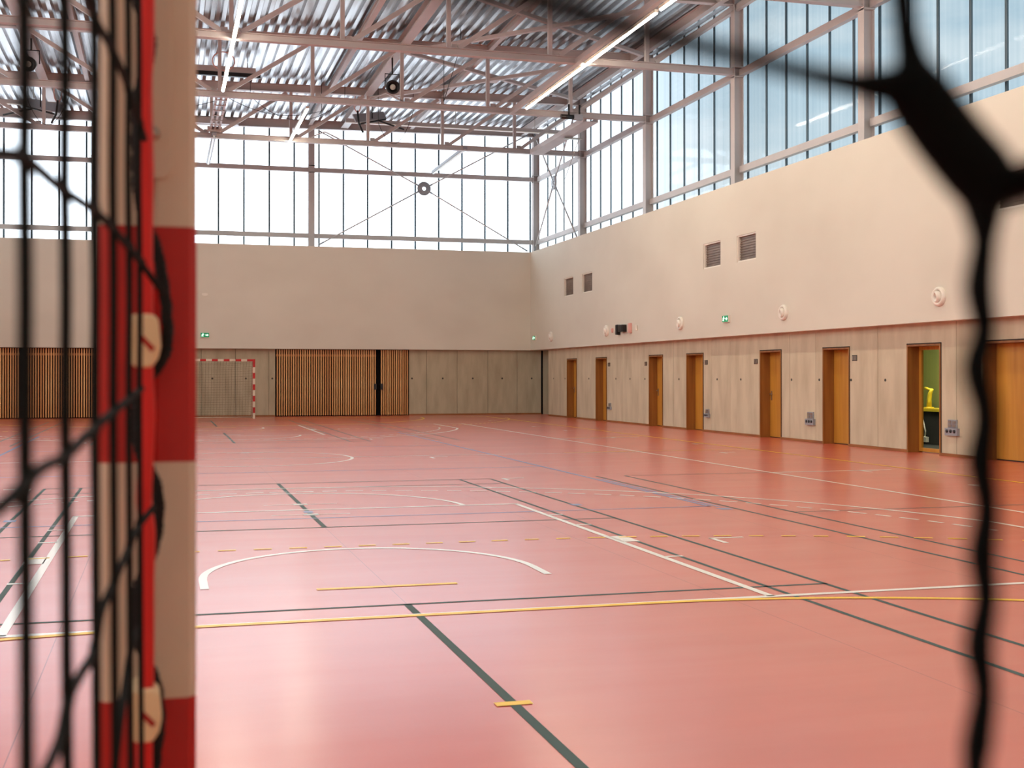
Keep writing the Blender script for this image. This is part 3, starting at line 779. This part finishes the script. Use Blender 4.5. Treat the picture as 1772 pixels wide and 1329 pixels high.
for i, (x, y) in enumerate([(3.3, 8.64), (3.2, 19.6), (3.22, 15.04), (8.94, 19.5), (9.7, 22.3), (9.05, 28.9), (9.08, 12.5), (9.03, 14.96), (9.0, 31.5), (8.97, 36.1), (3.24, 31.4), (3.2, 26), (9.0, 25.3)]):
    for s in (-1, 1): court('line_white', [[(s * (x - .02), y), (s * (x + .32), y)], [(s * x, y), (s * x, y - .3)]], .05, 'corner_mark')
# yellow handball court
for s in (-1, 1): court('line_yellow', [[(s * 10, 0), (s * 10, 40)]])
court('line_yellow', [[(-10, 0), (10, 0)]]); court('line_yellow', [[(-10, 40), (10, 40)]]); court('line_yellow', [[(6.0, 20.2), (10, 20.2)]], .04); court('line_yellow', [[(7.9, 25.4), (9.8, 25.4)]], .04)
for f in (lambda p: p, mir):
    court('line_yellow', [f(arc(1.5, 0, 5.985, 0, 90) + arc(-1.5, 0, 5.985, 90, 180))])
    court('line_yellow', dashes(f(arc(1.5, 0, 8.975, 6, 90, 80) + arc(-1.5, 0, 8.975, 90, 174, 80)), .15, .15), .05, 'dashed_line')
    court('line_yellow', [f([(-.5, 7), (.5, 7)])]); court('line_yellow', [f([(-.085, 4), (.085, 4)])])
# blue volleyball court
for s in (-1, 1): court('line_blue', [[(s * 4.475, 11), (s * 4.475, 29)]])
for y in (11.03, 17, 20, 23, 28.97): court('line_blue', [[(-4.5, y), (4.5, y)]], .04)
court('line_blue', [[(s * 4.56, 10.95), (s * 4.56, 14.6)] for s in (-1, 1)], .05, 'corner_mark')
court('line_blue', [[(x, 11.55), (x + .12, 11.55)] for x in (3.0, -3.1)] + [[(4.45, 10.75), (4.6, 10.75)], [(-.05, 11.6), (.05, 11.6)]], .16, 'corner_mark')
# dark badminton courts
for f in (lambda p: p, mir):
    for x in (2.575, 3.03): 
        for s in (-1, 1): court('line_dark', [f([(s * x, 1.6), (s * x, 15.05)])], .04)
    for y in (1.6, 2.36, 6.34, 10.28, 14.3, 15.03): court('line_dark', [f([(-3.05, y), (3.05, y)])], .04)
    court('line_dark', [f([(0, 1.6), (0, 6.34)])], .05); court('line_dark', [f([(0, 10.28), (0, 15.03)])], .05)
    for s in (-1, 1):
        for x in (4.66, 5.11): court('line_dark', [f([(s * x, 1.6), (s * x, 15.05)])], .04)
        court('line_dark', [f([(s * 5.1, 10.28), (s * 10.6, 10.28)])], .03); court('line_dark', [f([(s * 5.1, 15.03), (s * 9.0, 15.03)])], .03)

# ---------------------------------------------------------------- goals
def banded(p0, ax, L, first_red, side=.08, name='post'):
    """square section in 20 cm red and white bands along axis ax from p0; grooved faces"""
    mb = MB(); n = round(L / .2); h = side / 2
    r, g, d = .006, .008, .004      # corner chamfer, groove half width, groove depth
    ring = [(-h + r, -h), (-g, -h), (-g * .6, -h + d), (g * .6, -h + d), (g, -h), (h - r, -h), (h, -h + r), (h, h - r), (h - r, h), (-h + r, h), (-h, h - r), (-h, -h + r)]
    k = len(ring); cuts = [min(.2 * i, L) for i in range(n)] + [L]
    for i, (a, b) in enumerate(zip(cuts, cuts[1:])):
        def P(u, v, t): return (p0[0] + u, p0[1] + v, p0[2] + t) if ax == 'z' else (p0[0] + t, p0[1] + v, p0[2] + u)
        vs = [P(u, v, t) for t in (a, b) for u, v in ring]
        fs = [(j, (j + 1) % k, (j + 1) % k + k, j + k) for j in range(k)] + [tuple(range(k))[::-1], tuple(range(k, 2 * k))]
        mb.add(vs, fs, 0 if (i % 2 == 0) == first_red else 1)
    return mb
PM = [M['red_post'], M['white_post']]
def goal_frame(t, stays=True):
    for s in (-1, 1):
        part('goalpost', banded((s * 1.54, .04, 0), 'z', 2.0, False), PM, t)
    mb = banded((-1.5, .04, 2.04), 'x', 3.0, True); part('crossbar', mb, PM, t)
    for s in (-1, 1):
        part('corner_block', MB().box(s * 1.54 - .041, s * 1.54 + .041, -.001, .081, 1.80, 2.08), M['red_post'], t)
        if stays: part('side_stay', MB().tube([(s * 1.54, .0, 2.02), (s * 1.54, -.55, 1.98), (s * 1.54, -.82, 1.85), (s * 1.54, -1.0, .03)], .016, 8), M['white_post'], t)
        part('ground_rail', MB().tube([(s * 1.54, 0, .025), (s * 1.54, -1.0, .025)], .02, 8), M['white_post'], t)
    part('rear_rail', MB().tube([(-1.54, -1.0, .025), (1.54, -1.0, .025)], .02, 8), M['white_post'], t)

far_goal = thing('handball_goal', 'red and white handball goal with net standing before the back wall', 'goal', (0, 40.0, 0), 'handball goals', (0, 0, PI))
goal_frame(far_goal)
mb = MB(); r = .0029
prof = [(-.02, 2.0), (-.25, 1.93), (-.45, 1.7), (-.55, 1.3), (-.68, .8), (-.85, .35), (-.98, .04)]     # hanging rear net
def along(q):
    L = [0]
    for a, b in zip(prof, prof[1:]): L.append(L[-1] + math.hypot(b[0] - a[0], b[1] - a[1]))
    d = q * L[-1]
    for i in range(len(prof) - 1):
        if d <= L[i + 1] + 1e-6:
            k = (d - L[i]) / (L[i + 1] - L[i]); return (prof[i][0] + (prof[i + 1][0] - prof[i][0]) * k, prof[i][1] + (prof[i + 1][1] - prof[i][1]) * k)
for i in range(31):
    x = -1.5 + .1 * i; mb.tube([(x, *p) for p in prof], r, 3, cap=False)
for j in range(1, 25):
    y, z = along(j / 24)
    pts = [(-1.5 + .25 * i, y, z - .06 * (1 - (j / 24)) * math.sin(PI * i / 12) * (1 if j < 20 else .2)) for i in range(13)]
    mb.tube(pts, r, 3, cap=False)
for s in (-1, 1):
    for j in range(1, 20):
        z = .1 * j; yb = [p for p in prof if p[1] <= z] ; ya = along(min(1, max(0, 1 - z / 2.0 * .92)))[0]
        mb.tube([(s * 1.5, -.02, z), (s * 1.5, ya, z)], r, 3, cap=False)
part('goal_net', mb, M['net_far'], far_goal, 'dark square meshed net', stuff=True)

near_goal = thing('handball_goal', 'blurred red and white handball goalpost with black net, close in front', 'goal', (0, .027, 0), 'handball goals')
goal_frame(near_goal, False)
def loc(pts): return [(x, y - .027, z) for x, y, z in pts]
def twist(pts, r, turns, n=6, strands=3):
    """braided rope: strands wound round the path"""
    pts = [Vector(p) for p in pts]; fine = []
    for a, b in zip(pts, pts[1:]):
        m = max(2, int((b - a).length / .004))
        fine += [a.lerp(b, i / m) for i in range(m)]
    fine.append(pts[-1])
    for _ in range(3): fine = [fine[0]] + [(fine[i - 1] + fine[i] * 2 + fine[i + 1]) / 4 for i in range(1, len(fine) - 1)] + [fine[-1]]
    mb = MB()
    for s in range(strands):
        out = []
        for i, p in enumerate(fine):
            t = (fine[min(i + 1, len(fine) - 1)] - fine[max(i - 1, 0)]).normalized()
            u = Vector((0, 1, 0)); u = (u - t * u.dot(t)).normalized(); v = t.cross(u)
            a = i * .004 * turns * 2 * PI + s * 2 * PI / strands
            out.append(p + (u * math.cos(a) + v * math.sin(a)) * r * .55)
        mb.tube(out, r * .62, n)
    return mb
VERT = [[[-1.572,-0.5841,1.6236],[-1.5713,-0.5841,1.5765],[-1.5714,-0.5841,1.5388],[-1.571,-0.5841,1.5011],[-1.5711,-0.5841,1.4634],[-1.5709,-0.5841,1.4258],[-1.5706,-0.5841,1.3882],[-1.5704,-0.5841,1.3506],[-1.5703,-0.5841,1.3168]],[[-1.569,-0.4641,1.6705],[-1.5682,-0.4641,1.6088],[-1.5684,-0.4641,1.5593],[-1.5678,-0.4641,1.51],[-1.568,-0.4641,1.4606],[-1.5676,-0.4641,1.4113],[-1.5673,-0.4641,1.362],[-1.567,-0.4641,1.3127],[-1.5669,-0.4641,1.2684]],[[-1.5633,-0.3541,1.7139],[-1.5623,-0.3541,1.6386],[-1.5625,-0.3541,1.5783],[-1.5618,-0.3541,1.5181],[-1.562,-0.3541,1.458],[-1.5616,-0.3541,1.3978],[-1.5612,-0.3541,1.3377],[-1.5608,-0.3541,1.2777],[-1.5607,-0.3541,1.2237]],[[-1.5579,-0.2641,1.7494],[-1.5567,-0.2641,1.663],[-1.5569,-0.2641,1.5939],[-1.5562,-0.2641,1.5248],[-1.5564,-0.2641,1.4558],[-1.5559,-0.2641,1.3868],[-1.5555,-0.2641,1.3179],[-1.555,-0.2641,1.249],[-1.5549,-0.2641,1.187]],[[-1.5519,-0.1641,1.7888],[-1.5506,-0.1641,1.6902],[-1.5508,-0.1641,1.6112],[-1.5499,-0.1641,1.5323],[-1.5502,-0.1641,1.4534],[-1.5497,-0.1641,1.3746],[-1.5492,-0.1641,1.2958],[-1.5487,-0.1641,1.2171],[-1.5485,-0.1641,1.1463]],[[-1.5467,-0.0841,1.8204],[-1.5453,-0.0841,1.7119],[-1.5456,-0.0841,1.625],[-1.5446,-0.0841,1.5382],[-1.5449,-0.0841,1.4515],[-1.5443,-0.0841,1.3648],[-1.5438,-0.0841,1.2782],[-1.5432,-0.0841,1.1916],[-1.5431,-0.0841,1.1137]]]
ROWS = [[[-1.58,-0.6441,1.5342],[-1.575,-0.6141,1.5396],[-1.5715,-0.5841,1.544],[-1.5707,-0.5241,1.5486],[-1.5684,-0.4641,1.5519],[-1.5619,-0.3541,1.5585],[-1.5562,-0.2641,1.5604],[-1.5492,-0.1641,1.5591],[-1.543,-0.0841,1.5565],[-1.5274,-0.0291,1.5389]],[[-1.5834,-0.6241,1.6523],[-1.5717,-0.5841,1.6576],[-1.5686,-0.4641,1.6632],[-1.5626,-0.3541,1.6603],[-1.5571,-0.2641,1.6682],[-1.5509,-0.1641,1.6704],[-1.5448,-0.0841,1.662],[-1.5424,-0.0241,1.6632]],[[-1.5814,-0.6341,1.4297],[-1.5748,-0.6141,1.4333],[-1.5702,-0.5841,1.4386],[-1.5711,-0.5241,1.4386],[-1.5675,-0.4641,1.4391],[-1.5614,-0.3541,1.4465],[-1.556,-0.2641,1.4517],[-1.5498,-0.1641,1.4574],[-1.5438,-0.0541,1.4633]],[[-1.5729,-0.5341,1.3203],[-1.5699,-0.5141,1.3231],[-1.5677,-0.4841,1.3261],[-1.5666,-0.4641,1.3348],[-1.5653,-0.4041,1.3309],[-1.562,-0.3541,1.3303],[-1.5611,-0.3041,1.3405],[-1.5559,-0.2541,1.3489],[-1.5499,-0.1541,1.3555],[-1.5452,-0.0841,1.3605],[-1.5348,-0.0241,1.3675]],[[-1.5553,-0.2641,1.2387],[-1.5534,-0.2241,1.257],[-1.5519,-0.1841,1.2658],[-1.5495,-0.1341,1.2791],[-1.5456,-0.0541,1.2785]]]
ROPE = [[-1.5478,0.0089,1.8229],[-1.5496,0.0089,1.7892],[-1.5449,0.0089,1.7713],[-1.5384,0.0089,1.7574],[-1.537,0.0089,1.7445],[-1.5411,0.0089,1.7313],[-1.5467,0.0089,1.7127],[-1.548,0.0089,1.6791],[-1.5479,0.0089,1.6407],[-1.547,0.0089,1.6168],[-1.5409,0.0089,1.6003],[-1.5326,0.0089,1.5789],[-1.5283,0.0089,1.555],[-1.525,0.0089,1.531],[-1.5236,0.0089,1.5094],[-1.525,0.0089,1.4915],[-1.5333,0.0089,1.478],[-1.5426,0.0089,1.4694],[-1.5472,0.0089,1.4541],[-1.5485,0.0089,1.4302],[-1.5471,0.0089,1.4111],[-1.5406,0.0089,1.399],[-1.5332,0.0089,1.3845],[-1.5308,0.0089,1.3676],[-1.5313,0.0089,1.3484],[-1.5359,0.0089,1.327],[-1.5432,0.0089,1.3105],[-1.5478,0.0089,1.2964],[-1.5487,0.0089,1.2773],[-1.5468,0.0089,1.2534],[-1.5413,0.0089,1.2363],[-1.5348,0.0089,1.2249],[-1.531,0.0089,1.2069],[-1.5296,0.0089,1.1853],[-1.5328,0.0089,1.1616],[-1.5365,0.0089,1.1236]]
REDCORD = [[-1.541,-0.0121,1.8161],[-1.5409,-0.0121,1.7502],[-1.5426,-0.0121,1.7031],[-1.5412,-0.0121,1.6375],[-1.542,-0.0121,1.5811],[-1.5414,-0.0121,1.5248],[-1.5414,-0.0121,1.4779],[-1.5399,-0.0121,1.4404],[-1.5417,-0.0121,1.3982],[-1.5425,-0.0121,1.3701],[-1.5398,-0.0121,1.3466],[-1.5406,-0.0121,1.3092],[-1.5406,-0.0121,1.2624],[-1.5409,-0.0121,1.2156],[-1.5418,-0.0121,1.1782],[-1.5417,-0.0121,1.1221]]
NEAR = [[[-1.5028,-0.8641,1.5199],[-1.4896,-0.8541,1.5187],[-1.4722,-0.8341,1.5228],[-1.4554,-0.8191,1.5256],[-1.4397,-0.8091,1.527],[-1.4273,-0.8041,1.5269],[-1.4154,-0.7991,1.5269],[-1.4027,-0.7941,1.5272],[-1.3947,-0.7941,1.5272]],[[-1.3938,-0.7941,1.5566],[-1.3931,-0.7941,1.5458],[-1.3921,-0.7941,1.5393],[-1.3908,-0.7941,1.5334],[-1.3898,-0.7941,1.5286]],[[-1.3918,-0.7941,1.5306],[-1.3891,-0.7941,1.5259],[-1.3828,-0.7941,1.5185],[-1.3764,-0.7941,1.5122],[-1.3731,-0.7941,1.5085]],[[-1.3751,-0.7941,1.5089],[-1.3692,-0.7941,1.5095],[-1.3682,-0.7991,1.5099],[-1.3642,-0.8041,1.5121]],[[-1.3751,-0.7941,1.5101],[-1.3748,-0.7941,1.5045],[-1.3747,-0.7941,1.4984],[-1.3758,-0.7941,1.4895],[-1.3746,-0.7941,1.4817],[-1.3764,-0.7941,1.474],[-1.3744,-0.7941,1.4651],[-1.3755,-0.7941,1.4562],[-1.3741,-0.7941,1.4473],[-1.3752,-0.7941,1.4385],[-1.3744,-0.7941,1.4296],[-1.376,-0.7941,1.4208],[-1.3748,-0.7941,1.4119],[-1.3763,-0.7941,1.402],[-1.3765,-0.7941,1.3899]]]

# carry the cords on above and below the stretch described point by point
for pts in VERT + [ROPE, REDCORD]:
    x, y = pts[0][:2]; pts[:0] = [[x, y, 1.99], [x, y, 1.92], [x, y, (pts[0][2] + 1.92) / 2]]
    x, y = pts[-1][:2]; pts += [[x, y, pts[-1][2] - .08], [x, y, .7], [x, y, .12], [x, y, .05]]
NEAR[1][:0] = [[-1.40, -.62, 1.96], [-1.396, -.76, 1.75]]
NEAR[4] += [[-1.377, -.80, 1.30], [-1.38, -.88, .7], [-1.38, -.97, .06]]
NEAR[3] += [[-1.30, -.81, 1.53], [-1.0, -.80, 1.52], [-.2, -.80, 1.5], [1.5, -.80, 1.52]]
NEAR[0][:0] = [[-1.57, -.64, 1.66], [-1.555, -.80, 1.60]]
def smooth(pts, k=4):
    """Catmull-Rom through the points"""
    P_ = [Vector(p) for p in pts]; out = []
    for i in range(len(P_) - 1):
        a, b, c, d = P_[max(i - 1, 0)], P_[i], P_[i + 1], P_[min(i + 2, len(P_) - 1)]
        for j in range(k):
            t = j / k
            out.append(.5 * ((2 * b) + (c - a) * t + (2 * a - 5 * b + 4 * c - d) * t * t + (3 * b - a - 3 * c + d) * t ** 3))
    out.append(P_[-1]); return out
for i, pts in enumerate(VERT):
    part('net_cord', MB().tube(smooth(loc(pts)), [.0026, .0026, .0025, .0024, .0023, .0022][i], 8), M['net_black'], near_goal)
for pts in ROWS:
    p = smooth(loc(pts)); part('net_cord', MB().tube(p, .0025, 8), M['net_black'], near_goal)
mb = MB()
for pts in ROWS:                       # knots where the cords cross
    for q in [q for q in loc(pts)[1:-1] if min(abs(q[1] + .027 - v[0][1]) for v in VERT) < .012]: mb.lathe([(0, -.006), (.0022, -.0045), (.0031, 0), (.0022, .0045), (0, .006)], q, (0, .3, 1), 8)
part('net_knots', mb, M['net_black'], near_goal, stuff=True)
part('lacing_rope', twist(loc(ROPE), .0050, 64), M['rope_black'], near_goal, 'black braided lacing rope')
part('red_cord', MB().tube(smooth(loc(REDCORD)), .0064, 10), M['red_cord'], near_goal, 'bright red cord along the post')
def clip(x, z):
    """ivory plastic hook with a slanted slot"""
    W, H, D = .0125, .0215, .007
    out = [(-W + .004, H), (W - .005, H), (W - .001, H - .004), (W + .001, -.004), (W - .001, -H + .008), (W - .006, -H), (-W + .006, -H), (-W + .002, -H + .004), (-W, H - .006)]
    n = len(out); y0, y1 = -.049, -.002
    mb = MB().add([(x + a, y, z + b) for y in (y0, y1) for a, b in out], [(i, (i + 1) % n, (i + 1) % n + n, i + n) for i in range(n)] + [tuple(range(n))[::-1], tuple(range(n, 2 * n))])
    o = part('net_clip', mb, M['clip'], near_goal, 'ivory plastic net clip', bevel=.0025)
    part('slot', MB().bar((x - .002, y0 - .0003, z + .003), (x + .0075, y0 - .0003, z - .0075), rect(.0012, .0042), (0, -1, 0)).bar((x - .002, y0 - .0003, z + .003), (x + .0075, y0 - .0003, z - .0075), rect(.0042, .0012), (0, -1, 0)), M['red_post'], o)
clip(-1.5428, 1.5014); clip(-1.5419, 1.1998)
part('cover_plate', MB().add([(a, y, b) for y in (-.0022, .001) for a, b in [(-1.556, 1.64), (-1.526, 1.64), (-1.5205, 1.646), (-1.5205, 1.96), (-1.556, 1.96)]], [(4, 3, 2, 1, 0), (5, 6, 7, 8, 9), (0, 1, 6, 5), (1, 2, 7, 6), (2, 3, 8, 7), (3, 4, 9, 8), (4, 0, 5, 9)]), M['white_post'], near_goal, bevel=.001)
part('screw', MB().lathe([(0, .004), (.005, .004), (.0065, 0)], (-1.5366, -.002, 1.678), (0, -1, 0), 14), M['chrome'], near_goal)
# the rear net right in front of the lens
RAD = [[.002, .0022, .0022, .0022, .0021, .002, .0018, .0017, .0019, .0025, .004], [.0022, .0022, .0022, .0022, .0024, .003, .0045], [.0045, .0062, .0064, .0066, .006], [.0055, .0042, .0038, .0036, .0025, .002, .002, .002], None]
for i, pts in enumerate(NEAR):
    p = loc(pts)
    r_ = RAD[i] or [(.0055, .0036, .0026)[min(k, 2)] + (.0003 if k % 2 else -.0002) for k in range(len(p))]
    fine = smooth(p, 5); rr = []
    for k in range(len(p) - 1): rr += [r_[k] + (r_[k + 1] - r_[k]) * j / 5 for j in range(5)]
    rr.append(r_[-1])
    part('rear_net_cord', MB().tube(fine, rr, 10), M['net_near'], near_goal)
